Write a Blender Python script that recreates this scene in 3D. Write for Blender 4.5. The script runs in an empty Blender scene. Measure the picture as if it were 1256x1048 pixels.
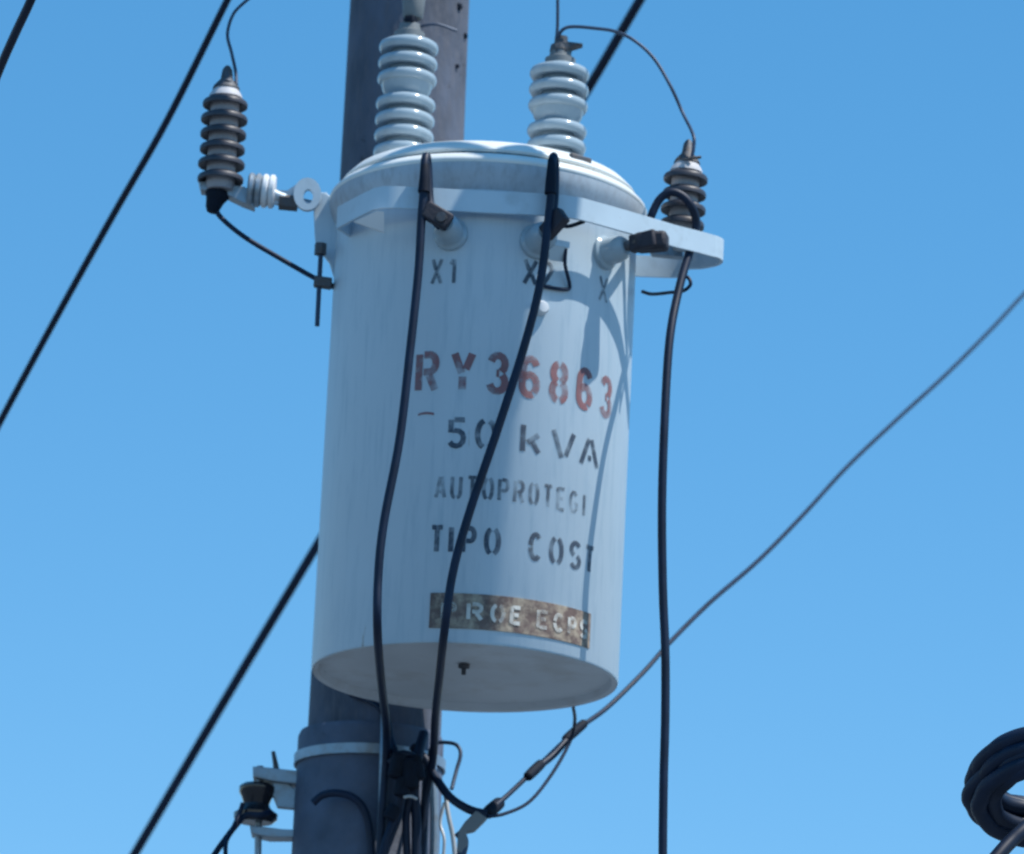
import bpy, bmesh, math, random
from mathutils import Vector, Matrix
R = math.radians
random.seed(7)
scene = bpy.context.scene

# ------------------------------------------------------------------ camera
CAM_Z = 4.0
FPX = 6650.0                      # focal length in pixels of the 1256 px wide photograph
PITCH, ROLL = R(15.6), R(2.75)
cam_d = bpy.data.cameras.new('camera'); cam = bpy.data.objects.new('camera', cam_d)
scene.collection.objects.link(cam); scene.camera = cam
cam_d.sensor_width = 36.0; cam_d.lens = 36.0 * FPX / 1256.0
cam_d.clip_start = 0.1; cam_d.clip_end = 6000.0
C0 = Vector((0, 0, CAM_Z))
Fw = Vector((0, math.cos(PITCH), math.sin(PITCH)))
R0 = Vector((1, 0, 0)); U0 = Vector((0, -math.sin(PITCH), math.cos(PITCH)))
Rt = R0 * math.cos(ROLL) + U0 * math.sin(ROLL)
Up = U0 * math.cos(ROLL) - R0 * math.sin(ROLL)
M = Matrix.Identity(4)
for i, v in enumerate((Rt, Up, -Fw)):
    for k in range(3): M[k][i] = v[k]
M.translation = C0
cam.matrix_world = M
cam_d.dof.use_dof = True
cam_d.dof.focus_distance = 8.9
cam_d.dof.aperture_fstop = 7.5

# ------------------------------------------------------------------ sky, sun, exposure
SUN_AZ, SUN_EL = 108.0, 62.0       # azimuth measured from +Y (away from camera) towards +X
world = bpy.data.worlds.new('World'); scene.world = world; world.use_nodes = True
wn = world.node_tree.nodes; wl = world.node_tree.links
bg = wn['Background']
sky = wn.new('ShaderNodeTexSky'); sky.sky_type = 'NISHITA'; sky.sun_disc = False
sky.sun_elevation = R(SUN_EL); sky.sun_rotation = R(SUN_AZ)
sky.altitude = 1500; sky.air_density = 0.9; sky.dust_density = 0.0; sky.ozone_density = 2.0
hs = wn.new('ShaderNodeHueSaturation'); hs.inputs['Saturation'].default_value = 1.55; hs.inputs['Value'].default_value = 1.48; hs.inputs['Hue'].default_value = .493
gm = wn.new('ShaderNodeGamma'); gm.inputs['Gamma'].default_value = 0.72
wl.new(sky.outputs[0], gm.inputs['Color']); wl.new(gm.outputs[0], hs.inputs['Color']); wl.new(hs.outputs[0], bg.inputs['Color'])
bg.inputs['Strength'].default_value = 0.15
sd = bpy.data.lights.new('sun', 'SUN'); sun = bpy.data.objects.new('sun', sd)
scene.collection.objects.link(sun)
sd.energy = 4.3; sd.angle = R(0.53); sd.color = (1.0, 0.96, 0.90)
sdir = Vector((math.sin(R(SUN_AZ)) * math.cos(R(SUN_EL)), math.cos(R(SUN_AZ)) * math.cos(R(SUN_EL)), math.sin(R(SUN_EL))))
sun.rotation_euler = sdir.to_track_quat('Z', 'Y').to_euler()
sun.location = (3, 12, 20)
vs = scene.view_settings
vs.view_transform = 'Standard'; vs.look = 'None'; vs.gamma = 1.0; vs.use_curve_mapping = False
vs.exposure = 0.37
scene.render.engine = 'CYCLES'
scene.cycles.filter_width = 2.0

# ------------------------------------------------------------------ helpers
def ray(px, py):
    return (Fw + Rt * ((px - 628.0) / FPX) - Up * ((py - 524.0) / FPX)).normalized()
def W(px, py, Y):
    d = ray(px, py); return C0 + d * (Y / d.y)
def pxr(n, Y=10.0):               # n pixels wide -> metres of radius
    return n * 0.5 * (Y * 1.03) / FPX

def catmull(P, n=8):
    P = [Vector(p) for p in P]
    if len(P) < 3: return P
    out = []
    for i in range(len(P) - 1):
        p0 = P[i - 1] if i else P[0] * 2 - P[1]
        p1, p2 = P[i], P[i + 1]
        p3 = P[i + 2] if i + 2 < len(P) else P[-1] * 2 - P[-2]
        for k in range(n):
            t = k / n
            out.append(0.5 * ((2 * p1) + (p2 - p0) * t + (2 * p0 - 5 * p1 + 4 * p2 - p3) * t * t + (3 * p1 - p0 - 3 * p2 + p3) * t ** 3))
    out.append(P[-1]); return out

class MB:
    def __init__(s): s.v = []; s.f = []
    def tube(s, pts, r, n=10, smooth=True, steps=8):
        P = catmull(pts, steps) if smooth else [Vector(p) for p in pts]
        rr = r if callable(r) else (lambda t: r)
        t0 = (P[1] - P[0]).normalized()
        nrm = t0.orthogonal().normalized(); base = len(s.v); m = len(P)
        for i, p in enumerate(P):
            t = (P[min(i + 1, m - 1)] - P[max(i - 1, 0)]).normalized()
            nrm = (nrm - t * nrm.dot(t)).normalized(); b = t.cross(nrm); q = rr(i / (m - 1))
            for k in range(n):
                a = 2 * math.pi * k / n
                s.v.append(p + (nrm * math.cos(a) + b * math.sin(a)) * q)
        for i in range(m - 1):
            for k in range(n):
                a = base + i * n + k; c = base + i * n + (k + 1) % n
                s.f.append((a, c, c + n, a + n))
        s.f.append(tuple(base + k for k in reversed(range(n))))
        s.f.append(tuple(base + (m - 1) * n + k for k in range(n)))
        return s
    def lathe(s, prof, o=(0, 0, 0), ax=(0, 0, 1), n=40):
        o = Vector(o); ax = Vector(ax).normalized()
        e1 = ax.orthogonal().normalized(); e2 = ax.cross(e1)
        base = len(s.v); idx = []
        for (r, z) in prof:
            if r < 1e-6: idx.append([len(s.v)]); s.v.append(o + ax * z)
            else:
                idx.append(list(range(len(s.v), len(s.v) + n)))
                for k in range(n):
                    a = 2 * math.pi * k / n
                    s.v.append(o + ax * z + (e1 * math.cos(a) + e2 * math.sin(a)) * r)
        for A, B in zip(idx, idx[1:]):
            for k in range(n):
                k2 = (k + 1) % n
                if len(A) == 1 and len(B) == 1: continue
                if len(A) == 1: s.f.append((A[0], B[k2], B[k])[::-1])
                elif len(B) == 1: s.f.append((A[k], A[k2], B[0]))
                else: s.f.append((A[k], A[k2], B[k2], B[k]))
        return s
    def box(s, c, sx, sy, sz, X=(1, 0, 0), Z=(0, 0, 1)):
        c = Vector(c); X = Vector(X).normalized(); Z = Vector(Z); Z = (Z - X * Z.dot(X)).normalized(); Y = Z.cross(X)
        b = len(s.v)
        for dz in (-.5, .5):
            for dy in (-.5, .5):
                for dx in (-.5, .5):
                    s.v.append(c + X * dx * sx + Y * dy * sy + Z * dz * sz)
        for q in ((0, 2, 3, 1), (4, 5, 7, 6), (0, 1, 5, 4), (2, 6, 7, 3), (0, 4, 6, 2), (1, 3, 7, 5)):
            s.f.append(tuple(b + i for i in q))
        return s
    def strip(s, path, h, th):     # a bent flat bar: plan path (top edge, world points), height h down, thickness th to the left of travel
        m = len(path); b = len(s.v)
        hh = h if callable(h) else (lambda t: h)
        for i, p in enumerate(path):
            p = Vector(p); t = Vector(path[min(i + 1, m - 1)]) - Vector(path[max(i - 1, 0)]); t.z = 0; t.normalize()
            nn = Vector((-t.y, t.x, 0)); q = hh(i / (m - 1))
            s.v += [p, p + nn * th, p + nn * th - Vector((0, 0, q)), p - Vector((0, 0, q))]
        for i in range(m - 1):
            for k in range(4):
                a = b + 4 * i + k; c = b + 4 * i + (k + 1) % 4
                s.f.append((a, a + 4, c + 4, c))
        s.f.append((b, b + 1, b + 2, b + 3)); e = b + 4 * (m - 1); s.f.append((e + 3, e + 2, e + 1, e))
        return s
    def slab(s, outline, off):      # convex/concave outline extruded by vector off
        b = len(s.v); n = len(outline); off = Vector(off)
        s.v += [Vector(p) for p in outline] + [Vector(p) + off for p in outline]
        s.f.append(tuple(range(b, b + n))[::-1]); s.f.append(tuple(range(b + n, b + 2 * n)))
        for k in range(n):
            k2 = (k + 1) % n; s.f.append((b + k, b + k2, b + n + k2, b + n + k))
        return s
    def build(s, name, mat, parent=None, loc=None, smooth=True, bevel=0, label=None):
        org = Vector((0, 0, 0))
        if parent is not None: org = wloc(parent)
        if loc is not None: org = Vector(loc)
        me = bpy.data.meshes.new(name)
        me.from_pydata([tuple(v - org) for v in s.v], [], s.f); me.update()
        bm = bmesh.new(); bm.from_mesh(me); bmesh.ops.recalc_face_normals(bm, faces=bm.faces)
        if smooth:
            for f in bm.faces: f.smooth = True
            for e in bm.edges:
                if len(e.link_faces) == 2 and e.calc_face_angle(0) > R(38): e.smooth = False
        bm.to_mesh(me); bm.free()
        me.materials.append(mat)
        o = bpy.data.objects.new(name, me); scene.collection.objects.link(o)
        if parent is not None:
            o.parent = parent; o.location = org - wloc(parent)
        else: o.location = org
        if bevel:
            mo = o.modifiers.new('bevel', 'BEVEL'); mo.width = bevel; mo.segments = 2; mo.limit_method = 'ANGLE'
        if label: o['label'] = label
        return o
def wloc(o):
    v = Vector(o.location)
    while o.parent is not None: o = o.parent; v += Vector(o.location)
    return v
def tag(o, label, cat, group=None):
    o['label'] = label; o['category'] = cat
    if group: o['group'] = group
    return o
def empty(name, loc, label, cat, group=None):
    o = bpy.data.objects.new(name, None); o.empty_display_size = .05
    scene.collection.objects.link(o); o.location = loc
    return tag(o, label, cat, group)
def copy_tree(o, parent=None, loc=None):
    c = o.copy(); scene.collection.objects.link(c); c.parent = parent
    if loc is not None: c.location = loc
    for ch in list(o.children): copy_tree(ch, c)
    return c

# ------------------------------------------------------------------ materials
def mat(name, col, rough=.5, metal=0., var=.12, scale=9., bump=.1, streak=None, col2=None, mix=(.5, .7), spec=.5, stretch=(1, 1, 1), bscale=None, chips=None, chip_at=.66, chip_scale=30, chip_stretch=(1, 1, 1)):
    m = bpy.data.materials.new(name); m.use_nodes = True
    nt = m.node_tree; N = nt.nodes; L = nt.links; b = N['Principled BSDF']
    b.inputs['Roughness'].default_value = rough; b.inputs['Metallic'].default_value = metal
    b.inputs['Specular IOR Level'].default_value = spec
    tc = N.new('ShaderNodeTexCoord')
    mp = N.new('ShaderNodeMapping'); mp.inputs['Scale'].default_value = stretch; L.new(tc.outputs['Object'], mp.inputs[0])
    n1 = N.new('ShaderNodeTexNoise'); n1.inputs['Scale'].default_value = scale; n1.inputs['Detail'].default_value = 6
    L.new(mp.outputs[0], n1.inputs['Vector'])
    r1 = N.new('ShaderNodeValToRGB')
    lo = [max(0, c * (1 - var)) for c in col]; hi = [min(1, c * (1 + var)) for c in col]
    r1.color_ramp.elements[0].position = .3; r1.color_ramp.elements[0].color = (*lo, 1)
    r1.color_ramp.elements[1].position = .7; r1.color_ramp.elements[1].color = (*hi, 1)
    L.new(n1.outputs['Fac'], r1.inputs[0]); out = r1.outputs[0]
    if col2:
        mp2 = N.new('ShaderNodeMapping'); mp2.inputs['Scale'].default_value = streak or (1, 1, 1); L.new(tc.outputs['Object'], mp2.inputs[0])
        n2 = N.new('ShaderNodeTexNoise'); n2.inputs['Scale'].default_value = scale * 1.7; n2.inputs['Detail'].default_value = 8
        n2.inputs['Roughness'].default_value = .65
        L.new(mp2.outputs[0], n2.inputs['Vector'])
        r2 = N.new('ShaderNodeValToRGB'); r2.color_ramp.elements[0].position = mix[0]; r2.color_ramp.elements[1].position = mix[1]
        L.new(n2.outputs['Fac'], r2.inputs[0])
        mx = N.new('ShaderNodeMix'); mx.data_type = 'RGBA'
        L.new(r2.outputs[0], mx.inputs['Factor']); L.new(out, mx.inputs[6]); mx.inputs[7].default_value = (*col2, 1)
        out = mx.outputs[2]
    if chips:
        mp4 = N.new('ShaderNodeMapping'); mp4.inputs['Scale'].default_value = chip_stretch; mp4.inputs['Location'].default_value = (3.1, 1.7, .4); L.new(tc.outputs['Object'], mp4.inputs[0])
        n4 = N.new('ShaderNodeTexNoise'); n4.inputs['Scale'].default_value = chip_scale; n4.inputs['Detail'].default_value = 7; n4.inputs['Roughness'].default_value = .6
        L.new(mp4.outputs[0], n4.inputs['Vector'])
        r4 = N.new('ShaderNodeMapRange'); r4.inputs[1].default_value = chip_at; r4.inputs[2].default_value = chip_at + .05
        L.new(n4.outputs['Fac'], r4.inputs[0])
        m4 = N.new('ShaderNodeMix'); m4.data_type = 'RGBA'; L.new(r4.outputs[0], m4.inputs['Factor']); L.new(out, m4.inputs[6]); m4.inputs[7].default_value = (*chips, 1)
        out = m4.outputs[2]
    L.new(out, b.inputs['Base Color'])
    rr = N.new('ShaderNodeMapRange'); rr.inputs[3].default_value = rough * .85; rr.inputs[4].default_value = min(1, rough * 1.2)
    L.new(n1.outputs['Fac'], rr.inputs[0]); L.new(rr.outputs[0], b.inputs['Roughness'])
    if bump:
        n3 = N.new('ShaderNodeTexNoise'); n3.inputs['Scale'].default_value = bscale or scale * 6; n3.inputs['Detail'].default_value = 5
        L.new(mp.outputs[0], n3.inputs['Vector'])
        bp = N.new('ShaderNodeBump'); bp.inputs['Strength'].default_value = bump; bp.inputs['Distance'].default_value = .003
        L.new(n3.outputs['Fac'], bp.inputs['Height']); L.new(bp.outputs[0], b.inputs['Normal'])
    return m
def worn_paint(name, col, lo=.42, hi=.60, scale=40, alpha=1.0):
    m = mat(name, col, .6, 0, .15, 20, 0)
    nt = m.node_tree; N = nt.nodes; L = nt.links; b = N['Principled BSDF']; out = N['Material Output']
    tc = N.new('ShaderNodeTexCoord'); n = N.new('ShaderNodeTexNoise'); n.inputs['Scale'].default_value = scale; n.inputs['Detail'].default_value = 6
    L.new(tc.outputs['Object'], n.inputs['Vector'])
    r = N.new('ShaderNodeMapRange'); r.inputs[1].default_value = lo; r.inputs[2].default_value = hi; r.inputs[3].default_value = alpha; r.inputs[4].default_value = alpha * .25
    L.new(n.outputs['Fac'], r.inputs[0]); L.new(r.outputs[0], b.inputs['Alpha'])
    return m
SKIRTM = mat('collar_paint', (.41, .48, .54), .55, 0, .08, 8, .05, streak=(5, 5, 2), col2=(.30, .33, .37), mix=(.45, .75))  # flared collar: darker and greyer than the tank wall
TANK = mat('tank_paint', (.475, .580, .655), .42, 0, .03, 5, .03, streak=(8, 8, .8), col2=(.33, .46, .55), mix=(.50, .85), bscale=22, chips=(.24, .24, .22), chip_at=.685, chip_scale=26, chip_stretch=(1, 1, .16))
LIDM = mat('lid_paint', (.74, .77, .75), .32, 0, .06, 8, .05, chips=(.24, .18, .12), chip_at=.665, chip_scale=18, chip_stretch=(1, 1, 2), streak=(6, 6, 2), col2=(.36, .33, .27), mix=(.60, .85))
UNDER = mat('base_plate_paint', (.58, .62, .65), .6, 0, .08, 5, .05, col2=(.47, .47, .46), mix=(.5, .75))
BRK = mat('bracket_paint', (.50, .62, .70), .5, 0, .06, 10, .05, chips=(.22, .17, .13), chip_at=.68, chip_scale=34, col2=(.38, .47, .52), mix=(.55, .8))
POLEM = mat('pole_surface', (.082, .100, .140), .8, 0, .40, 13, .8, streak=(4, 4, .8), col2=(.11, .115, .14), mix=(.45, .75), stretch=(1, 1, .5), chips=(.02, .02, .025), chip_at=.67, chip_scale=16)
SLEEVE = mat('pole_sleeve', (.070, .090, .135), .65, 0, .40, 12, .5, col2=(.085, .10, .14), mix=(.45, .75), chips=(.03, .03, .04), chip_at=.63, chip_scale=14)
PORC = mat('grey_porcelain', (.33, .42, .48), .16, 0, .05, 12, .02, col2=(.27, .32, .34), mix=(.52, .8))
SHED = mat('dark_polymer', (.040, .042, .055), .45, 0, .2, 14, .05, col2=(.10, .09, .09), mix=(.55, .8))
CORE = mat('grey_polymer', (.30, .29, .31), .5, 0, .12, 14, .05)
RUST = mat('rusty_metal', (.09, .10, .115), .6, .4, .25, 22, .3, col2=(.11, .085, .07), mix=(.45, .65))
GALV = mat('galvanised_steel', (.30, .37, .43), .45, .7, .12, 20, .1, col2=(.25, .23, .21), mix=(.5, .75))
DULL = mat('dull_grey_cap', (.16, .18, .19), .6, 0, .1, 10, .1)
LUGM = mat('dark_lug', (.026, .026, .038), .65, .1, .3, 30, .3)
CAPM = mat('chalky_cap', (.50, .50, .52), .6, 0, .1, 20, .1)
WHITEP = mat('white_plastic', (.70, .72, .74), .4, 0, .05, 14, .05)
BLACK = mat('black_insulation', (.004, .014, .038), .5, 0, .3, 20, .02, spec=.3)
TAPE = mat('black_tape', (.004, .009, .020), .7, 0, .3, 40, .3, spec=.2)
ALUM = mat('weathered_wire', (.03, .055, .10), .5, .3, .2, 30, 0)
PALEW = mat('pale_wire', (.45, .47, .48), .5, .3, .1, 30, .1)
GROUND = mat('ground_dirt', (.10, .125, .15), .95, 0, .2, .15, .3, col2=(.08, .10, .11), mix=(.4, .6), bscale=3)
REDP = worn_paint('red_stencil_paint', (.26, .11, .115), .46, .70, 30, .85)
BLKP = worn_paint('black_stencil_paint', (.03, .05, .085), .45, .68, 34, .78)
FAINT = worn_paint('faded_stencil_paint', (.04, .06, .09), .40, .64, 40, .66)

# ------------------------------------------------------------------ ground
g = MB(); g.v += [Vector(p) for p in ((-3000, -3000, 0), (3000, -3000, 0), (3000, 3000, 0), (-3000, 3000, 0))]; g.f.append((0, 1, 2, 3))
go = g.build('ground', GROUND, smooth=False); go['kind'] = 'structure'

# ------------------------------------------------------------------ transformer
TY = 10.0
TB = W(570, 832, TY)                      # centre of the base
TR = .2905
def tank_ray(px, py, r=TR):               # where the sight line meets the tank wall
    d = ray(px, py); ox, oy = C0.x - TB.x, C0.y - TB.y
    a = d.x ** 2 + d.y ** 2; b = 2 * (ox * d.x + oy * d.y); c = ox * ox + oy * oy - r * r
    t = (-b - math.sqrt(max(0, b * b - 4 * a * c))) / (2 * a)
    return C0 + d * t
def on_wall(th, z, r=TR):                 # th in degrees, 0 faces the street, + to the right
    a = R(th); return Vector((TB.x + r * math.sin(a), TB.y - r * math.cos(a), z))
zt = W(598, 254, TY).z                    # flange level
T = empty('pole_transformer', TB, 'pale grey cylindrical transformer with red and black stencilled lettering mounted on the pole', 'transformer')
z0 = TB.z; H = zt - z0
prof = [(0, .012), (TR - .02, .012), (TR - .012, .0), (TR - .002, .0), (TR, .004), (TR, H - .075), (TR + .002, H - .06), (TR + .013, H - .035), (TR + .016, H - .02),
        (TR + .016, H - .006)]
MB().lathe(prof[3:7], TB, n=128).build('tank_wall', TANK, T)
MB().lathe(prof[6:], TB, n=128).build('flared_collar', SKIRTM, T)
MB().lathe([(0, .014), (TR - .016, .014), (TR - .012, .002), (TR - .003, -.001), (TR - .003, .006)], TB, n=96).build('base_plate', UNDER, T)
def bead(rc, zc, rad, a0=-100, a1=260, n=12):
    return [(rc + rad * math.cos(R(a)), zc + rad * math.sin(R(a))) for a in [a0 + (a1 - a0) * k / n for k in range(n + 1)]]
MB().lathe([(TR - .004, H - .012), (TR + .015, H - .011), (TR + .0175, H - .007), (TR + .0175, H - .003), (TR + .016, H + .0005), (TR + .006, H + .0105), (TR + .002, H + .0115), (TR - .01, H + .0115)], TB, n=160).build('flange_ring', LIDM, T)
lidp = [(TR - .022, H + .0115), (TR - .022, H + .0165), (TR - .005, H + .0180), (TR - .002, H + .022), (TR - .005, H + .027), (TR - .020, H + .042),
        (TR - .030, H + .047), (.24, H + .051), (.18, H + .055), (.10, H + .058), (0, H + .06)]
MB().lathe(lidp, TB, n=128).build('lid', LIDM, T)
# rust patch of sealing compound on the rim at the right: a worn lid clamp
for th in (38,):
    a = on_wall(th, zt + .033, TR - .012); rad = Vector((math.sin(R(th)), -math.cos(R(th)), 0)); tan = Vector((math.cos(R(th)), math.sin(R(th)), 0))
    MB().box(a, .050, .010, .014, X=tan, Z=(0, 0, 1)).build('rim_catch', RUST, T, bevel=.003)

# ---- high voltage bushings
def make_bushing(base, parent, wire_up):
    b = MB().lathe([(0.052, 0), (.050, .02), (.036, .035), (.034, .15), (.034, .20), (.034, .31), (.028, .318), (0, .318)], base).build('high_voltage_bushing', PORC, parent, loc=base)
    # sheds given by their heights
    sh = MB().lathe([(.030, -.009), (.048, -.0125), (.054, -.0115), (.0580, -.006), (.0585, 0), (.0565, .0055), (.051, .009), (.040, .013), (.030, .016)], base, n=48)
    for i, z in enumerate((.298, .265, .232, .180, .147, .114, .08)):
        if i == 0:
            s0 = sh.build('shed', PORC, b, loc=base); s0.location = (0, 0, z)
        else:
            s1 = s0.copy(); scene.collection.objects.link(s1); s1.location = (0, 0, z)
        
    MB().lathe([(.034, .228), (.052, .224), (.047, .206), (.040, .196), (.034, .190)], base).build('skirt', PORC, b, loc=base).location = (0, 0, 0)
    return b
def bushing_base(px, py_top, yoff, h=.318):
    p = W(px, py_top, TY + yoff); p.z -= h; return p
b1 = make_bushing(bushing_base(502, 47, .07), T, True)
b2 = make_bushing(bushing_base(687, 79, .02), T, False)
# terminals
def term1(px, py, Y, par):
    c = W(px, py, Y)
    MB().lathe([(.030, 0), (.030, .012), (.022, .016), (.020, .030), (0, .030)], c - Vector((0, 0, .002)), n=24).build('terminal_cap', DULL, par)
    return c
c = term1(502, 47, TY + .07, b1)
MB().lathe([(0, 0), (.013, 0), (.015, .006), (.013, .014), (0, .014)], c + Vector((0, -.01, .026)), n=6).build('terminal_nut', TAPE, b1)
MB().lathe([(0, 0), (.017, 0), (.020, .005), (.022, .03), (.026, .09), (.024, .13), (0, .13)], c + Vector((.005, 0, .040)), n=24).build('cable_connector', DULL, b1)
MB().tube([W(560, 38, TY + .08), W(535, 30, TY + .07), W(508, 34, TY + .07)], pxr(4), 8).build('tie_wire', ALUM, b1)
c = term1(687, 79, TY + .02, b2)
MB().lathe([(.022, 0), (.020, .012), (.013, .016), (.013, .03), (0, .03)], c + Vector((0, 0, .026)), n=20).build('terminal_stud', RUST, b2)
m_ = MB().slab([W(682, 66, 10.0), W(679, 54, 10.0), (W(692, 50, 10.0)), W(716, 53, 10.0), W(700, 58, 10.0), W(694, 64, 10.0)], (0, .03, 0)).build('clamp', RUST, b2, smooth=False, bevel=.003)

# ---- low voltage bushings (three round grey ones on the wall) with their lugs
def lvb(px, py, rpx, prot=.055):
    p = tank_ray(px, py, TR + prot * .55); th = math.degrees(math.atan2(p.x - TB.x, -(p.y - TB.y)))
    ax = Vector((math.sin(R(th)), -math.cos(R(th)), .10)).normalized(); r = pxr(rpx * 2)
    o = on_wall(th, p.z - .01, TR - .008)
    b = MB().lathe([(r * 1.25, 0), (r * 1.25, .014), (r * 1.05, .018), (r, .024), (r, .040), (r * .88, .052), (r * .6, .060), (0, .062)], o, ax, 32).build('low_voltage_bushing', PORC, T, loc=o)
    q = o + ax * .070
    MB().lathe([(0, -.01), (.010, -.01), (.010, .022), (0, .022)], q, ax, 12).build('stud', RUST, b)
    return b, q, ax
LV = [lvb(549, 276, 17), lvb(666, 286, 18), lvb(757, 302, 17)]
MB().box(LV[2][1] + Vector((.040, -.012, .004)), .062, .038, .036, X=(1, -.25, .05), Z=(0, 0, 1)).build('lug_cover', LUGM, LV[2][0], bevel=.008)
for (b, q, ax), dv in zip(LV, (Vector((-.018, 0, .010)), Vector((.012, -.01, .012)), Vector((.03, -.02, .004)))):
    MB().box(q + dv * .6 + ax * .008, .056, .020, .034, X=dv, Z=(0, 0, 1)).build('lug', LUGM, b, bevel=.004)

# ---- stencilled lettering
def cv(cx, cy, rx, ry, a0, a1, n=8):
    return [(cx + rx * math.cos(R(a0 + (a1 - a0) * k / n)), cy + ry * math.sin(R(a0 + (a1 - a0) * k / n))) for k in range(n + 1)]
def mir(s): return [(1 - x, y) for x, y in s]
O_L = cv(.42, .5, .42, .5, 100, 260)
G = {
 'R': [[(0, 0), (0, 1)], [(.28, .98), (.6, .98)] + cv(.62, .74, .36, .24, 80, -80) + [(.28, .50)], [(.62, .40), (1, 0)]],
 'Y': [[(0, 1), (.44, .46)], [(1, 1), (.66, .56)], [(.5, .36), (.5, 0)]],
 '3': [cv(.5, .76, .46, .24, 165, -60), [(.42, .5), (.6, .5)], cv(.5, .25, .5, .25, 55, -165)],
 '6': [cv(.5, .70, .48, .30, 25, 180)[:-1] + [(.02, .60), (.0, .30)] + cv(.5, .27, .5, .27, 185, 300), cv(.5, .29, .48, .27, -50, 140)],
 '8': [cv(.45, .75, .40, .24, 95, 255), mir(cv(.45, .75, .40, .24, 95, 255)), cv(.42, .25, .42, .25, 105, 265), mir(cv(.42, .25, .42, .25, 105, 265))],
 '5': [[(1, 1), (.28, 1)], [(.06, 1), (.06, .56)] + cv(.46, .30, .5, .30, 100, -150)],
 '0': [O_L, mir(O_L)], 'O': [O_L, mir(O_L)],
 'k': [[(.08, 0), (.08, 1)], [(.95, .68), (.34, .34)], [(.60, .40), (1, 0)]],
 'V': [[(0, 1), (.42, 0)], [(1, 1), (.62, .1)]],
 'A': [[(0, 0), (.42, 1)], [(1, 0), (.58, 1)], [(.40, .28), (.60, .28)]],
 'U': [[(0, 1), (0, .3)] + cv(.42, .28, .42, .28, 185, 265, 5), mir([(0, 1), (0, .3)] + cv(.42, .28, .42, .28, 185, 265, 5))],
 'T': [[(0, 1), (.36, 1)], [(1, 1), (.64, 1)], [(.5, 1.08), (.5, 0)]],
 'P': [[(0, 0), (0, 1)], [(.28, .98), (.6, .98)] + cv(.62, .72, .36, .26, 80, -80) + [(.28, .46)]],
 'E': [[(.9, 1), (.0, 1), (0, 0), (.9, 0)], [(.25, .52), (.75, .52)]],
 'G': [cv(.5, .5, .5, .5, 40, 320), [(.98, .12), (.98, .45), (.6, .45)]],
 'I': [[(.5, 0), (.5, 1)]],
 'D': [[(0, 0), (0, 1)], [(.28, 1)] + cv(.45, .5, .5, .5, 85, -85) + [(.28, 0)]],
 'C': [cv(.5, .5, .5, .5, 45, 175), cv(.5, .5, .5, .5, 187, 315)],
 'S': [cv(.5, .74, .48, .26, 30, 250), cv(.5, .25, .48, .25, 68, -155)],
 'X': [[(0, 1), (.40, .56)], [(1, 1), (0, 0)], [(1, 0), (.60, .42)]],
 '1': [[(.15, .78), (.62, .98)], [(.78, 1), (.78, 0)]],
 '2': [cv(.5, .74, .46, .26, 165, -30) + [(.1, .02)], [(.22, 0), (1, 0)]],
 'L': [[(0, 1), (0, 0), (.9, 0)]],
 '~': [cv(.5, 0, .5, .4, 150, 30)],
}
def ribbon(mb, poly, wx, wy, place):
    # poly in glyph units; wx, wy = half stroke width in glyph units along x and y
    n = len(poly); P = [Vector((p[0], p[1])) for p in poly]
    # subdivide long pieces so that they follow the wall
    Q = [P[0]]
    for a, b in zip(P, P[1:]):
        k = max(1, int(abs(b.x - a.x) * 3 + .5))
        for i in range(1, k + 1): Q.append(a + (b - a) * i / k)
    asp = wx / wy; base = len(mb.v)
    for i, p in enumerate(Q):
        t = Q[min(i + 1, len(Q) - 1)] - Q[max(i - 1, 0)]
        t = Vector((t.x / wx, t.y / wy))        # to stroke space
        if t.length < 1e-6: t = Vector((1, 0))
        t.normalize(); nn = Vector((-t.y * wx, t.x * wy))
        for sgn in (1, -1): mb.v.append(place(p.x + nn.x * sgn, p.y + nn.y * sgn))
    for i in range(len(Q) - 1):
        a = base + 2 * i; mb.f.append((a, a + 1, a + 3, a + 2))
def letters(chars, yb, yt, xref, stroke, material, label, lift=.0012, parent=None, name='painted_lettering'):
    """chars: (glyph, th0, th1) on the wall; yb / yt: pixel rows of the bottom and the top, read at column xref"""
    zb = tank_ray(xref, yb).z; ztop = tank_ray(xref, yt).z; h = ztop - zb
    if name == 'painted_lettering':
        row = bpy.data.objects.new(name, None); row.empty_display_size = .02; scene.collection.objects.link(row)
        row.parent = parent or T; row['label'] = label
    else: row = parent
    for ch, t0, t1 in chars:
        mb = MB()
        wd = R(t1 - t0) * TR; s = stroke * h
        in0 = t0 + math.degrees(s / TR); in1 = t1 - math.degrees(s / TR)
        wx = s / max(1e-4, R(in1 - in0) * TR); wy = s / (h - 2 * s)
        def place(u, v, a=in0, b=in1): return on_wall(a + (b - a) * u, zb + s + (h - 2 * s) * v, TR + lift)
        for poly in G[ch]: ribbon(mb, poly, wx, wy, place)
        mb.build('letter', material, row, smooth=False)
    return row
letters([('R', -24, -14.6), ('Y', -10.6, -1.2), ('3', 2.6, 11.2), ('6', 14.8, 23.4), ('8', 26.9, 35.4), ('6', 39, 47.6), ('3', 51.6, 60.2)], 483, 430, 530, .085, REDP, 'red-brown stencilled number RY36863')
letters([('~', -23, -15)], 512, 500, 527, .12, REDP, 'faint reddish arc below the number')
letters([('5', -10.6, -3.2), ('0', -.4, 8.0), ('k', 16, 25), ('V', 28.8, 40), ('A', 42, 53)], 551, 512, 563, .085, BLKP, 'black stencilled rating 50 kVA')
letters([(ch, -14.2 + 5.8 * i, -14.2 + 5.8 * i + (4.5 if ch != 'I' else 3.6)) for i, ch in enumerate('AUTOPROTEGI')], 613, 583, 560, .075, FAINT, 'faded black stencilled word starting AUTOPROTEGI')
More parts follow.
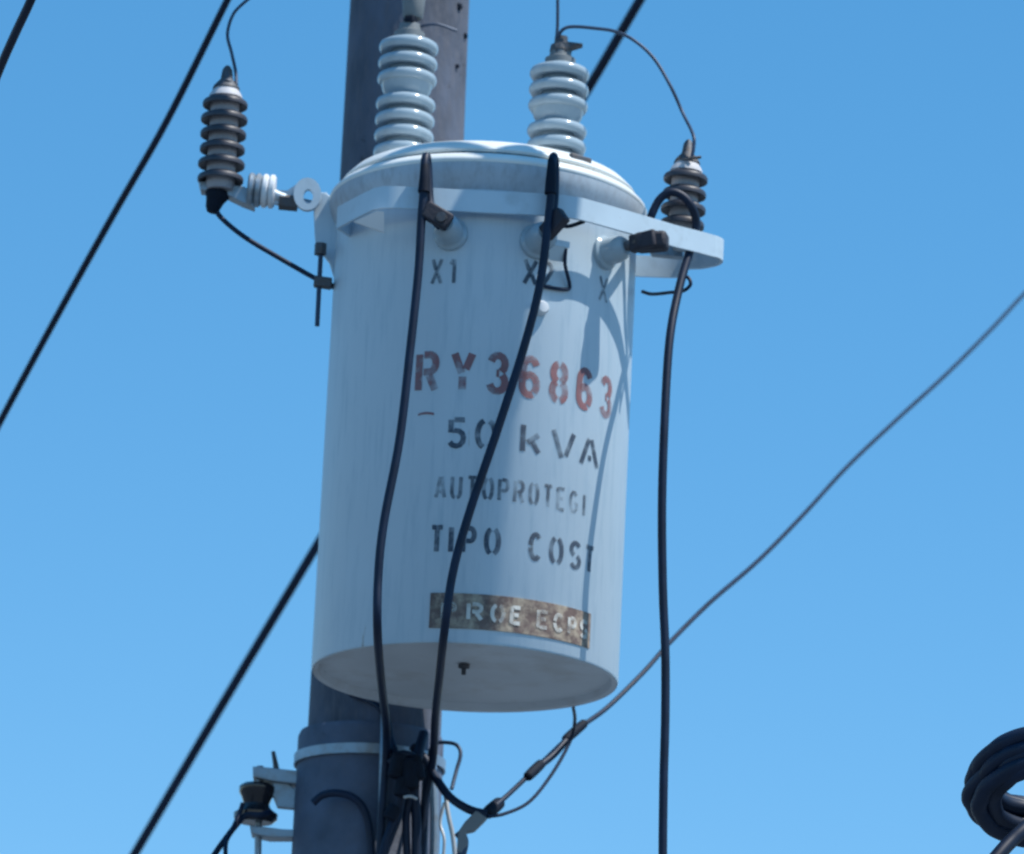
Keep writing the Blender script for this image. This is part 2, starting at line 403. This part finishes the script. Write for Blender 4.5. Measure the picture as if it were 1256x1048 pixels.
letters([('T', -15.3, -9.4), ('I', -8.8, -5.4), ('P', -3.6, 2.3), ('O', 4.8, 11.2), ('C', 21.6, 27.4), ('O', 30, 36.6), ('S', 39.2, 45.4), ('T', 46.8, 53)], 680, 644, 537, .085, BLKP, 'black stencilled words TIPO COST')
letters([('X', -20, -15.2), ('1', -13.6, -9.8)], 350, 316, 548, .065, FAINT, 'black terminal mark X1')
letters([('X', 14.4, 20.4), ('2', 21.2, 26.8)], 354, 320, 668, .075, BLKP, 'black terminal mark X2')
letters([('X', 48.4, 54)], 374, 340, 744, .06, FAINT, 'black terminal mark X')

# ---- rusty nameplate strip with worn white lettering
PLATE = mat('nameplate_rust', (.15, .10, .085), .7, 0, .35, 24, .2, streak=(1, 1, 1), col2=(.46, .38, .28), mix=(.42, .70))
zb = tank_ray(560, 771).z; zp = tank_ray(560, 728).z
mb = MB(); n = 40
for i in range(n + 1):
    th = -13.6 + (51.9 + 13.6) * i / n
    for z, r in ((zb, TR + .0002), (zb, TR + .0022), (zp, TR + .0022), (zp, TR + .0002)): mb.v.append(on_wall(th, z, r))
for i in range(n):
    for k in range(3): a = 4 * i + k; mb.f.append((a, a + 4, a + 5, a + 1))
mb.f.append((0, 1, 2, 3)); mb.f.append((4 * n + 3, 4 * n + 2, 4 * n + 1, 4 * n))
NP = mb.build('nameplate', PLATE, T, label='rust-stained nameplate strip with worn white letters')
WHT = worn_paint('worn_white_paint', (.66, .64, .58), .44, .64, 30, .9)
letters([('P', -9.5, -3.5), ('R', -.2, 6), ('O', 8.4, 14), ('E', 15.6, 20.6), ('E', 26, 31.5), ('C', 33, 38), ('P', 39.6, 44), ('S', 45.6, 50.4)], 762, 738, 560, .10, WHT, 'worn white letters', lift=.0034, parent=NP, name='plate_lettering')

# ---- wall fittings
p = tank_ray(663, 379); th = math.degrees(math.atan2(p.x - TB.x, -(p.y - TB.y)))
MB().lathe([(.0, 0), (.0135, 0), (.0135, .012), (.010, .018), (0, .019)], on_wall(th, p.z, TR - .002), (math.sin(R(th)), -math.cos(R(th)), 0), 16).build('relief_valve', WHITEP, T)
# grounding strap of the middle terminal
th0 = 25.5
mb = MB()
q2 = LV[1][1]
tops = tank_ray(686, 285, TR + .03)
mb.strip([tank_ray(674, 292, TR + .035), tank_ray(699, 297, TR + .035)], .012, .003)
mb.build('strap_foot', BRK, T, smooth=False)
mb = MB().slab([tank_ray(673, 300, TR + .034), tank_ray(695, 303, TR + .034), tank_ray(695, 322, TR + .016), tank_ray(674, 319, TR + .016)], (0.001, .002, 0))
mb.build('grounding_strap', BRK, T, smooth=False)
MB().tube([tank_ray(694, 305, TR + .03), tank_ray(693, 325, TR + .02), tank_ray(699, 352, TR + .006), tank_ray(690, 355, TR + .006), tank_ray(664, 351, TR + .006)], pxr(4.5), 8, steps=4).build('strap_wire', BLACK, T)
MB().tube([tank_ray(676, 272, TR + .05), tank_ray(695, 278, TR + .05), tank_ray(716, 272, TR + .04)], pxr(5), 8, steps=4).build('tie_wire', TAPE, T)
# drain plug under the base
c = W(569, 818, TY - .06); c.z = z0 + .012
MB().lathe([(0, .0), (.011, 0), (.011, -.006), (.0045, -.008), (.0045, -.019), (0, -.019)], c, n=12).build('drain_plug', RUST, T)

# ---- guard bracket round the front and the right side
YS = 9.680
A_ = W(402, 262, YS + .20); B_ = W(466, 228, YS); C_ = W(690, 238, YS)
zs = (B_.z + C_.z) / 2
def plan(px, py, z):                    # sight line met with the level z
    d = ray(px, py); return C0 + d * ((z - C0.z) / d.z)
pth = [plan(*q, zs) for q in ((414, 254), (438, 241), (458, 231), (470, 228.5), (490, 228.5), (540, 231), (600, 234.5), (660, 237), (690, 239), (715, 243), (740, 250), (770, 258.5), (800, 267.5), (830, 276.5), (860, 284), (878, 289))]
pth.insert(0, Vector((TB.x - .262, TB.y - .125, zs)))
print('bracket plan', [(round(p.x - TB.x, 3), round(p.y - TB.y, 3)) for p in pth])
MB().strip(pth, .043, .006).build('guard_bracket', BRK, T)
# rounded outer end and the return leg to the tank
e = pth[-1]
ret = [e, e + Vector((.012, .014, 0)), e + Vector((.017, .034, 0)), e + Vector((.008, .060, 0)), e + Vector((-.02, .085, 0)), e + Vector((-.05, .098, 0))]
t1 = Vector((TB.x + .285, TB.y + .045, zs))
ret += [e.lerp(t1, .5) + Vector((.02, .07, 0)), t1]
MB().strip(catmull(ret, 4), .042, .006).build('bracket_return_leg', BRK, T)
# small gusset plate on the left, in a whiter material than the bracket
MB().slab([W(434, 272, 9.70), W(462, 259, 9.675), W(471, 260, 9.67), W(471, 285, 9.69)], (0, .006, 0)).build('gusset', WHITEP, T, smooth=False)

# ---- left hanger lug with the eye and the vertical ground rod
pl = W(393, 250, TY)
lug = MB()
Yl = TY - .02
ol = [(400, 236), (388, 236), (384, 246), (386, 290), (388, 308), (396, 312), (404, 322), (411, 345), (414, 300), (414, 250)]
lug.slab([W(x, y, Yl) for x, y in ol], (0, .012, 0)).build('hanger_plate', TANK, T, smooth=False, bevel=.002)
eye = MB(); ro, ri = [], []
cx_, cy_ = 377, 238
n = 20
for k in range(n):
    a = 2 * math.pi * k / n
    ro.append(W(cx_ + 17 * math.cos(a), cy_ + 20 * math.sin(a), Yl - .02)); ri.append(W(cx_ + 1 + 6 * math.cos(a), cy_ + 3 + 9 * math.sin(a), Yl - .02))
off = Vector((0, .012, 0)); b = 0
eye.v += ro + ri + [p + off for p in ro] + [p + off for p in ri]
for k in range(n):
    j = (k + 1) % n
    eye.f += [(k, j, n + j, n + k), (2 * n + k, 3 * n + k, 3 * n + j, 2 * n + j), (k, 2 * n + k, 2 * n + j, j), (n + k, n + j, 3 * n + j, 3 * n + k)]
eye.build('lifting_eye', BRK, T)
MB().tube([W(394, 300, Yl - .03), W(392, 340, Yl - .03), W(389, 400, Yl - .03)], pxr(6), 10).build('ground_rod', ALUM, T)
MB().lathe([(0, -.011), (.012, -.011), (.012, .011), (0, .011)], W(393, 306, Yl - .03), n=6).build('nut', RUST, T)
gc = MB().box(W(396, 347, Yl - .03), .034, .02, .020, X=(1, 0, -.1)); gc.tube([W(396, 347, Yl - .03), W(410, 352, Yl)], pxr(8), 10)
gc.build('ground_clamp', RUST, T, bevel=.003)
# bolts fixing the tank to the pole, seen as a dark mass between tank and pole
for zz in (z0 + .12, z0 + .80):
    MB().box(Vector((TB.x - .09, TB.y + .33, zz)), .20, .16, .07).build('pole_mount', GALV, T, bevel=.004)

# ------------------------------------------------------------------ utility pole
PY = 10.52
pa, pb = W(493, 200, PY), W(460, 880, PY)
axis = (pa - pb).normalized()
def pole_at(z): return pb + axis * ((z - pb.z) / axis.z)
r_top = pxr(153, PY); r_bot = pxr(162, PY)
def pole_r(z): return r_bot + (r_top - r_bot) * (z - pb.z) / (pa.z - pb.z) * 1.0
base = pole_at(0.0)
P = empty('utility_pole', base, 'dark weathered round pole carrying the transformer', 'utility pole')
mb = MB(); zs_ = [-.6, 0, 2, 4, 5, 6, 6.5, 7, 7.5, 8, 9, 9.6]
prof = []
NS = 48
for i, z in enumerate(zs_):
    c = pole_at(z)
    rr = pole_r(z) if z > 5 else pole_r(5) + (5 - z) * .008
    for k in range(NS):
        a = 2 * math.pi * k / NS; mb.v.append(c + Vector((math.cos(a), math.sin(a), 0)) * rr)
for i in range(len(zs_) - 1):
    for k in range(NS): a = i * NS + k; d = i * NS + (k + 1) % NS; mb.f.append((a, d, d + NS, a + NS))
mb.f.append(tuple(range(NS))[::-1]); mb.f.append(tuple(range((len(zs_) - 1) * NS, len(zs_) * NS)))
mb.build('pole_shaft', POLEM, P)
zc = W(372, 905, PY).z
rs = pole_r(zc) + pxr(15, PY)
cc = pole_at(zc) + Vector((-.006, 0, 0))
MB().lathe([(rs - .012, .012), (rs - .004, .010), (rs, 0), (rs + .004, -.9)], cc, axis, 64).build('pole_sleeve', SLEEVE, P)
# steel band
zb_ = W(367, 933, PY).z; cb = pole_at(zb_) + Vector((-.006, 0, 0)); rb = rs + .002
bandp = [(rb, -.010), (rb + .004, -.010), (rb + .004, .010), (rb, .010), (rb, -.010)]
BAND = MB().lathe(bandp, cb, axis, 64).build('steel_band', GALV, P)
# ground conduit strips down the pole
fy = PY - rs - .012
MB().tube([W(471, 872, fy + .02), W(469, 930, fy), W(467, 1000, fy), W(463, 1090, fy)], pxr(8), 8).build('ground_moulding', GALV, P)
MB().tube([W(530, 930, fy + .06), W(533, 1000, fy + .06), W(531, 1090, fy + .06)], pxr(11), 8).build('ground_moulding', GALV, P)
MB().box(W(518, 931, fy + .02), .045, .012, .016, X=(1, .35, -.45)).build('band_buckle', GALV, P, bevel=.003)
# small knots and bolt heads on the upper pole
for (x, y, s) in ((563, 22, .008), (570, 52, .007), (560, 95, .005)):
    q = W(x, y, PY); th = math.asin(max(-.98, min(.98, (q.x - pole_at(q.z).x) / pole_r(q.z)))); o = pole_at(q.z) + Vector((math.sin(th), -math.cos(th), 0)) * pole_r(q.z)
    MB().lathe([(0, .006), (s * .7, .005), (s, 0), (s, -.004)], o, (math.sin(th), -math.cos(th), 0), 10).build('bolt_head', TAPE, P)

# ------------------------------------------------------------------ surge arresters
def arrester(name, x_top, y_top, x_bot, y_bot, Y, rpx, nsh, label, r_grow=0):
    top = W(x_top, y_top, Y); bot = W(x_bot, y_bot, Y)
    L = (top - bot).length; ax = (top - bot).normalized(); r = pxr(rpx * 2, Y)
    E = empty(name, bot, label, 'surge arrester', 'surge arresters beside the transformer')
    MB().lathe([(0, -.012), (r * .55, -.012), (r * .62, 0), (r * .62, L * .98), (r * .45, L), (0, L)], bot, ax, 28).build('core', CORE, E)
    pitch = L / nsh
    me = None
    for i in range(nsh):
        rr = r * (1 + .02 * math.sin(i * 2.1))
        o = bot + ax * (pitch * (i + .45))
        pr = [(r * .60, -pitch * .06), (rr * .93, -pitch * .33), (rr * .99, -pitch * .29), (rr * 1.0, -pitch * .08), (rr * .95, pitch * .04), (r * .70, pitch * .24), (r * .60, pitch * .28)]
        MB().lathe(pr, o, ax, 36).build('shed', SHED, E)
    # top cap: pale porcelain shoulder, then a rusty cone and bolt
    MB().lathe([(r * .74, -pitch * .28), (r * .70, -.002), (r * .50, .012), (0, .013)], top, ax, 28).build('cap', CAPM, E)
    MB().lathe([(r * .60, .010), (r * .55, .016), (r * .28, .030), (r * .22, .050), (r * .10, .058), (0, .060)], top, ax, 14).build('terminal_cone', RUST, E)
    return E, bot, top, ax
EL, lb, lt, lax = arrester('surge_arrester', 277, 116, 270, 226, TY - .03, 29, 6, 'dark six-shed surge arrester on the arm left of the transformer')
ER, rbm, rt, rax = arrester('surge_arrester', 842, 207, 836, 282, 9.92, 28, 4, 'dark surge arrester behind the bracket end right of the transformer')
# little bits of wire on the terminals
MB().tube([W(268, 106, TY - .03), W(279, 99, TY - .05), W(288, 108, TY - .03)], pxr(5), 8).build('terminal_washer', RUST, EL)
MB().tube([W(838, 196, 9.89), W(850, 194, 9.88), W(860, 193, 9.88)], pxr(4), 8).build('terminal_tail', RUST, ER)
# left arm
Ya = TY - .03
arm = MB().slab([W(243, 222, Ya), W(262, 222, Ya), W(300, 229, Ya), W(312, 238, Ya), W(312, 254, Ya), W(296, 248, Ya), (W(272, 236, Ya)), W(246, 233, Ya)], (0, .035, 0))
arm.build('mounting_arm', GALV, EL, smooth=False, bevel=.002)
# black rubber foot with the lead coming out below
ft = W(266, 240, Ya + .01)
MB().lathe([(r_ * 1.0, z_) for r_, z_ in ((0, .012), (.022, .010), (.024, .0), (.018, -.012), (.014, -.028), (.009, -.036), (0, -.036))], ft, lax + Vector((.25, 0, 0)), 18).build('lead_boot', TAPE, EL)
# ribbed pale clamp
cc_ = W(322, 234, Ya + .01)
for k in range(4):
    cx2 = W(308 + k * 8.5, 233 + k * .8, Ya + .005)
    MB().lathe([(0, -.0062), (.029, -.0062), (.033, -.003), (.033, .003), (.029, .0062), (0, .0062)], cx2, (1, 0, -.05), 22).build('clamp_rib', WHITEP if k > 1 else GALV, EL)
MB().tube([W(330, 238, Ya + .01), W(346, 245, Ya + .01), W(362, 247, Ya + .01), W(388, 253, Ya + .01)], lambda t: .0145 if t < .5 else .009, 12, smooth=False).build('arm_bolt', GALV, EL)
MB().lathe([(0, -.018), (.017, -.018), (.017, .018), (0, .018)], W(354, 248, Ya + .01), (1, 0, -.05), 6).build('hex_nut', RUST, EL)
MB().slab([W(336, 233, Ya), W(352, 234, Ya), W(364, 226, Ya), W(364, 252, Ya), W(336, 250, Ya)], (0, .008, 0)).build('tab', GALV, EL, smooth=False)
# right arrester foot, joined to the bracket
MB().lathe([(0, 0), (.020, 0), (.022, -.010), (.014, -.016), (.014, -.040), (0, -.040)], rbm, rax, 16).build('foot_stud', GALV, ER)
zz = W(838, 318, 9.93).z
MB().slab([W(796, 306, 9.95), W(812, 292, 9.95), W(838, 300, 9.95), W(838, 316, 9.95), W(800, 312, 9.95)], (0, .02, 0)).build('foot_plate', GALV, ER, smooth=False, bevel=.002)

# ------------------------------------------------------------------ black low voltage cables
def wire(name, pts, wpx, material, label, cat, group=None, n=10, Yw=10.0, steps=8, rot=None):
    P3 = [W(*p) for p in pts]
    o = MB().tube(P3, (wpx if callable(wpx) else pxr(wpx, Yw)), n, steps=steps).build(name, material, None, loc=P3[0])
    return tag(o, label, cat, group)
gc_ = 'black low-voltage cables of the transformer'
c1 = wire('power_cable', [(541, 279, 9.66), (532, 268, 9.655), (527, 245, 9.668), (525, 205, 9.672), (523, 192, 9.662), (521, 202, 9.652), (520, 232, 9.649), (517, 268, 9.648), (513, 335, 9.645), (503, 430, 9.64),
      (490, 540, 9.64), (471, 640, 9.64), (464, 705, 9.64), (463, 775, 9.66), (468, 840, 9.90), (473, 880, 10.18), (474, 920, 10.31), (470, 985, 10.33), (463, 1100, 10.33)], 10.5, BLACK,
      'leftmost black cable looping over the lid rim and hanging before the lettering', 'cable', gc_, 12)
c2 = wire('power_cable', [(669, 292, 9.67), (676, 270, 9.66), (680, 245, 9.668), (681, 205, 9.672), (679, 192, 9.662), (677, 204, 9.652), (676, 236, 9.648), (672, 275, 9.645), (662, 350, 9.64), (643, 425, 9.64), (611, 525, 9.64),
      (577, 625, 9.64), (556, 700, 9.64), (545, 775, 9.66), (539, 830, 9.86), (534, 880, 10.15), (531, 930, 10.32), (522, 985, 10.35), (515, 1100, 10.35)], 10.5, BLACK,
      'middle black cable crossing the lettering diagonally down to the pole', 'cable', gc_, 12)
c3 = wire('power_cable', [(778, 300, 9.80), (792, 282, 9.86), (800, 262, 9.86), (809, 245, 9.858), (822, 236, 9.856), (836, 240, 9.858), (848, 253, 9.862), (854, 272, 9.875), (852, 290, 9.88), (845, 312, 9.87), (832, 358, 9.84),
      (821, 420, 9.8), (815, 520, 9.77), (812, 620, 9.765), (813, 720, 9.765), (816, 800, 9.765), (816, 880, 9.765), (814, 960, 9.765), (813, 1060, 9.765), (815, 1150, 9.765)], 10.5, BLACK,
      'rightmost black cable hanging straight down against the sky from the bracket end', 'cable', gc_, 12)
# tape ends, thicker part over the rim
for cab, pts in ((c1, [(521, 196, 9.655), (521, 215, 9.648), (520, 236, 9.646)]), (c2, [(677, 196, 9.655), (676, 215, 9.647), (675, 238, 9.645)])):
    P3 = [W(*p) for p in pts]
    MB().tube(P3, lambda t: pxr(10) + t * pxr(5), 10).build('tape_wrap', TAPE, cab)
wire('bonding_wire', [(788, 358, 9.99), (800, 361, 9.96), (822, 359, 9.90), (838, 357, 9.86), (847, 349, 9.85), (843, 340, 9.855), (834, 343, 9.86)], 4.5, BLACK,
     'short thin wire curling round the rightmost cable under the bracket', 'wire')
wire('ground_lead', [(263, 254, 9.98), (272, 268, 9.98), (300, 291, 9.97), (345, 318, 9.965), (380, 338, 9.96), (396, 346, 9.95)], 6.5, BLACK,
     'dark lead from the left arrester foot down to the ground rod clamp', 'wire')
wire('jumper_wire', [(312, -6, 9.97), (300, 3, 9.97), (286, 18, 9.97), (279, 42, 9.97), (284, 65, 9.97), (289, 88, 9.97), (290, 104, 9.96)], 4.2, ALUM,
     'thin curved wire rising from the left arrester to the top edge', 'wire')
wire('jumper_wire', [(684, -20, 10.02), (684, 25, 10.02), (683, 44, 10.02), (681, 58, 10.02)], 4.2, ALUM,
     'thin vertical wire entering the right porcelain bushing from above', 'wire')
wire('jumper_wire', [(683, 48, 10.01), (690, 37, 10.0), (702, 33, 10.0), (730, 35, 9.99), (755, 39, 9.98), (778, 50, 9.97), (802, 72, 9.97), (822, 105, 9.96), (838, 140, 9.96), (850, 165, 9.90), (851, 180, 9.89), (848, 196, 9.89)], 4.4, ALUM,
     'thin arched wire linking the right bushing to the right arrester', 'wire')

# ------------------------------------------------------------------ overhead lines
gl = 'dark overhead lines'
def line(pts, wpx, Y0, label, slack=0):
    P3 = [W(x, y, Y) for x, y, Y in pts]
    o = MB().tube(P3, pxr(wpx, Y0), 10).build('overhead_line', BLACK, None, loc=P3[0]); return tag(o, label, 'overhead line', gl)
line([(60, -55, 9.2), (38, 0, 9.3), (18, 43, 9.4), (0, 84, 9.5), (-30, 160, 9.7)], 11.5, 9.4, 'short stretch of thick dark line cutting the top left corner')
line([(305, -50, 10.6), (279, 0, 10.7), (205, 148, 10.9), (140, 262, 11.1), (70, 388, 11.3), (0, 518, 11.5), (-60, 635, 11.7)], 9.0, 11.0, 'dark diagonal line from the left edge up past the left arrester')
line([(815, -50, 11.9), (785, 0, 12.0), (722, 108, 12.2), (630, 262, 12.5), (500, 483, 12.8), (386, 674, 13.0), (280, 852, 13.2), (165, 1048, 13.4), (110, 1142, 13.5)], 11.8, 12.6, 'dark diagonal line passing behind transformer and pole to the bottom edge')

# ------------------------------------------------------------------ service wire to the right with its grips
S = empty('service_wire', W(596, 998, 10.25), 'thin service wire from the pole rising to the right edge with dark splices', 'wire')
MB().tube([W(*p) for p in [(594, 1000, 10.25), (620, 978, 10.3), (655, 945, 10.4), (706, 897, 10.5), (745, 868, 10.6), (790, 824, 10.7), (820, 790, 10.8), (870, 740, 11), (930, 688, 11.3), (985, 632, 11.6), (1040, 572, 12), (1100, 515, 12.4), (1160, 460, 12.8), (1215, 405, 13.2), (1256, 361, 13.5), (1330, 285, 14)]],
          pxr(6, 10.8), 10).build('strand', BLACK, S)
MB().tube([W(*p) for p in [(703, 866, 10.30), (705, 885, 10.42), (699, 910, 10.46), (678, 948, 10.40), (650, 983, 10.32), (620, 998, 10.28), (598, 1002, 10.25)]], pxr(4.6), 8).build('thin_strand', BLACK, S)
for (a, b_, w_) in (((692, 909), (718, 886), 13), ((646, 954), (665, 936), 14), ((596, 999), (614, 984), 17)):
    Ya1 = 10.25 + (a[0] - 594) / 112 * .25
    p1, p2 = W(*a, Ya1), W(*b_, Ya1 + .05)
    MB().tube([p1, p1.lerp(p2, .12), p1.lerp(p2, .5), p1.lerp(p2, .88), p2], (lambda w: (lambda t: pxr(w) * (1 - .45 * abs(2 * t - 1) ** 3)))(w_), 10).build('splice', TAPE, S)
MB().tube([W(660, 941, 10.40), W(680, 925, 10.44), W(698, 904, 10.48)], pxr(9.5), 10).build('grip_wrap', BLACK, S)
# the heavier lead from the pole into it
wire('service_lead', [(505, 915, 10.36), (522, 932, 10.36), (535, 955, 10.33), (552, 978, 10.29), (575, 993, 10.26), (597, 999, 10.25)], 11, BLACK, 'black lead curving from the pole to the service wire', 'cable')
wire('pole_tie_wire', [(536, 911, 10.40), (548, 911, 10.38), (560, 914, 10.36), (565, 925, 10.35), (560, 945, 10.34), (554, 968, 10.32)], 5, ALUM, 'small hooked wire loop sticking out right of the pole', 'wire')
D = empty('dead_end_clamp', W(575, 1020, 10.25), 'grey dead-end clamp hanging from the service wire beside the pole', 'clamp')
MB().slab([W(x, y, 10.24) for x, y in ((584, 994), (598, 1003), (582, 1019), (572, 1021), (574, 1035), (566, 1047), (560, 1044), (562, 1020), (570, 1008))], (0, .022, 0)).build('clamp_body', DULL, D, smooth=False, bevel=.003)
MB().tube([W(562, 1021, 10.25), W(569, 1033, 10.25), W(563, 1060, 10.25)], pxr(12), 10).build('clamp_tail', ALUM, D)
for pts, w_ in (([(546, 970, 10.34), (550, 1000, 10.33), (556, 1030, 10.33), (560, 1075, 10.33)], 6), ([(545, 985, 10.36), (540, 1010, 10.36), (545, 1032, 10.35), (541, 1075, 10.35)], 4)):
    wire('pale_wire', pts, w_, PALEW, 'pale thick wire dropping beside the pole at the bottom' if w_ == 6 else 'pale thin bent wire hugging the pole at the bottom', 'wire')
# cable bundle and connectors down the front of the pole
B = empty('connector_bundle', W(497, 960, 10.33), 'cluster of taped connectors and black cables on the pole front', 'cable connectors')
bd = [([(478, 905, 10.34), (486, 930, 10.31), (492, 965, 10.31), (486, 1000, 10.32), (474, 1030, 10.32), (462, 1080, 10.32)], 11),
      ([(520, 900, 10.36), (512, 930, 10.33), (508, 970, 10.33), (511, 1010, 10.34), (510, 1090, 10.34)], 13),
      ([(531, 920, 10.38), (524, 960, 10.35), (520, 1010, 10.36), (519, 1090, 10.36)], 11),
      ([(478, 935, 10.32), (495, 925, 10.30), (512, 938, 10.32), (500, 990, 10.33), (498, 1020, 10.34), (502, 1090, 10.34)], 10)]
for pts, w_ in bd: MB().tube([W(*p) for p in pts], pxr(w_), 10).build('cable', BLACK, B)
for (x, y, a, l, w_) in ((488, 940, .2, .05, 22), (503, 950, -.1, .06, 24), (494, 965, .1, .04, 20), (481, 997, .5, .03, 18), (512, 942, -.3, .05, 16)):
    c = W(x, y, 10.30); v = Vector((a, 0, 1)).normalized() * l * .5
    MB().tube([c - v, c - v * .8, c, c + v * .8, c + v], (lambda w: (lambda t: pxr(w) * (1 - .4 * abs(2 * t - 1) ** 3)))(w_), 12).build('taped_connector', TAPE, B)
MB().tube([W(496, 978, 10.29), W(504, 977, 10.28), W(511, 980, 10.29)], pxr(4), 8).build('tie_end', PALEW, B)
wire('pole_cable', [(384, 985, 10.36), (395, 976, 10.355), (412, 973, 10.35), (432, 978, 10.35), (446, 992, 10.35), (453, 1015, 10.35), (456, 1045, 10.35), (458, 1100, 10.35)], 10, BLACK,
     'black cable arching across the lower left face of the pole', 'cable')
wire('pole_cable', [(430, 852, 10.40), (445, 857, 10.38), (462, 866, 10.36), (476, 884, 10.35), (480, 908, 10.34)], 7, BLACK,
     'short black cable slanting just below the transformer base on the pole', 'cable')

# ------------------------------------------------------------------ spool rack on the left side of the pole
YR = PY
K = empty('spool_rack', W(350, 1010, YR), 'galvanised spool rack bracket fixed on the left of the pole', 'bracket')
def bar(pts, off, name, m=GALV): MB().slab([W(x, y, YR - off / 2) for x, y in pts], (0, off, 0)).build(name, m, K, smooth=False, bevel=.002)
bar([(310, 940), (335, 942), (368, 946), (368, 962), (334, 958), (310, 953)], .05, 'top_arm')
bar([(335, 958), (352, 960), (370, 974), (370, 993), (340, 990), (334, 975)], .02, 'back_plate', GALV)
bar([(352, 955), (362, 957), (364, 1030), (358, 1030)], .012, 'side_strap', ALUM) if False else None
bar([(306, 1012), (345, 1017), (368, 1018), (368, 1027), (330, 1027), (308, 1022)], .05, 'lower_arm')
MB().tube([W(340, 950, YR), W(338, 938, YR), W(335, 922, YR)], lambda t: pxr(9) * (1 - .45 * t), 8).build('hook', RUST, K)
MB().tube([W(319, 940, YR), W(318, 985, YR), W(317, 1015, YR), W(316, 1080, YR)], pxr(9), 10).build('pin', GALV, K)
sp = W(313, 1012, YR)
I_ = empty('spool_insulator', sp, 'glossy black spool insulator held in the rack left of the pole', 'insulator')
GLZ = mat('dark_glaze', (.018, .018, .024), .12, 0, .2, 10, .02)
h_ = (W(313, 962, YR) - sp).length
MB().lathe([(0, .004), (.034, .004), (.043, .012), (.044, .022), (.030, .032), (.026, h_ * .5), (.030, h_ - .028), (.036, h_ - .018), (.036, h_ - .006), (.028, h_), (0, h_)], sp, n=32).build('spool', GLZ, I_)
wire('service_drop_wire', [(332, 996, YR - .03), (318, 1000, YR - .045), (302, 1000, YR - .04), (290, 1012, YR - .05), (276, 1030, YR - .08), (262, 1050, YR - .10), (230, 1100, YR - .2)], 8, BLACK, 'black wire tied round the spool insulator running down left', 'wire')
wire('service_drop_wire', [(298, 985, YR - .05), (293, 1000, YR - .05), (284, 1020, YR - .07), (277, 1035, YR - .09), (277, 1065, YR - .12)], 6, BLACK, 'thinner wire forking off below the spool insulator', 'wire')

# ------------------------------------------------------------------ coiled spare cable at the lower right
YC = 9.4
Q = empty('cable_coil', W(1284, 964, YC), 'thick black coil of spare cable at the lower right edge', 'cable coil')
for k in range(9):
    lay = k // 5; off = (k % 5 - 2 + .5 * lay) * 1.5
    pts = []
    for i in range(29):
        a = 2 * math.pi * i / 28
        rx = 84 - 15 * lay - 1.5 * (k % 3) + random.uniform(-2, 2) + (k % 2) * 9; ry = 46 - 11 * lay + (k % 3) * 2 + random.uniform(-1.5, 1.5)
        pts.append(W(1284 + rx * math.cos(a), 962 + ry * math.sin(a) + off * 6.4 - 8 * math.cos(a), YC + .10 * math.sin(a) + (.012 if k % 2 else -.01)))
    pts[-1] = pts[0]
    MB().tube(pts, pxr(21, YC), 14, steps=4).build('turn', BLACK, Q)
wire('overhead_cable', [(1190, 1090, 9.35), (1222, 1052, 9.38), (1240, 1032, 9.40), (1262, 1012, 9.42), (1330, 950, 9.5)], 17, BLACK, 'thick cable under the coil at the bottom right corner', 'cable')

# ------------------------------------------------------------------ added unseen above the frame: case, cable and arm to shade the tank front
def nrm_(deg): return Vector((math.sin(R(deg)), -math.cos(R(deg)), 0))
az = 180 - SUN_AZ; hs_, hp = nrm_(az), nrm_(az - 90)
EDGE = .243                                   # sideways reach of the shade on the tank
zs3 = TB.z + .45 + (.83 - .05) * math.tan(R(SUN_EL))
ax3 = (hs_ + hp * .075).normalized()
cen = Vector((TB.x, TB.y, zs3)) + hs_ * .91 + hp * (EDGE + .065)
L_ = (cen - ax3 * .375)
K2 = empty('shade_case', cen, 'added black case above the frame, shading the tank front', 'splice case')
MB().lathe([(0, -.29), (.03, -.29), (.05, -.275), (.065, -.26), (.065, .26), (.05, .275), (.03, .29), (0, .29)], cen, ax3, 24).build('case', BLACK, K2)
for k in (-.22, 0, .22): MB().lathe([(.064, -.015), (.070, -.012), (.070, .012), (.064, .015)], cen + ax3 * k, ax3, 24).build('strap', GALV, K2)
pc = pole_at(zs3)
u_end = (cen - pc).dot(hp); along = (cen - pc).dot(hs_)
tip = cen - ax3 * ((along) / ax3.dot(hs_) - .14)
o = MB().tube([tip, tip.lerp(cen, .5), cen, cen + ax3 * 3, cen + ax3 * 12 + Vector((0, 0, .5)), cen + ax3 * 25 + Vector((0, 0, 1.6))], .011, 8, steps=4).build('added_cable', BLACK, None, loc=tip)
tag(o, 'added black cable above the frame carrying the shading case', 'aerial cable')
XA = empty('added_crossarm', pc + hs_ * .17, 'added arm on the pole above the frame holding the cable', 'added_crossarm')
mid = pc + hs_ * .19 + Vector((0, 0, -.01))
MB().box(mid + hp * .30, 1.10, .09, .11, X=hp).build('arm', POLEM, XA, bevel=.006)
for k in (.02, .38):
    q = mid + hp * k + Vector((0, 0, .055))
    MB().lathe([(0, 0), (.012, 0), (.012, .05), (.05, .055), (.06, .07), (.045, .09), (.055, .11), (.035, .15), (0, .16)], q, n=20).build('pin_insulator', PORC, XA)
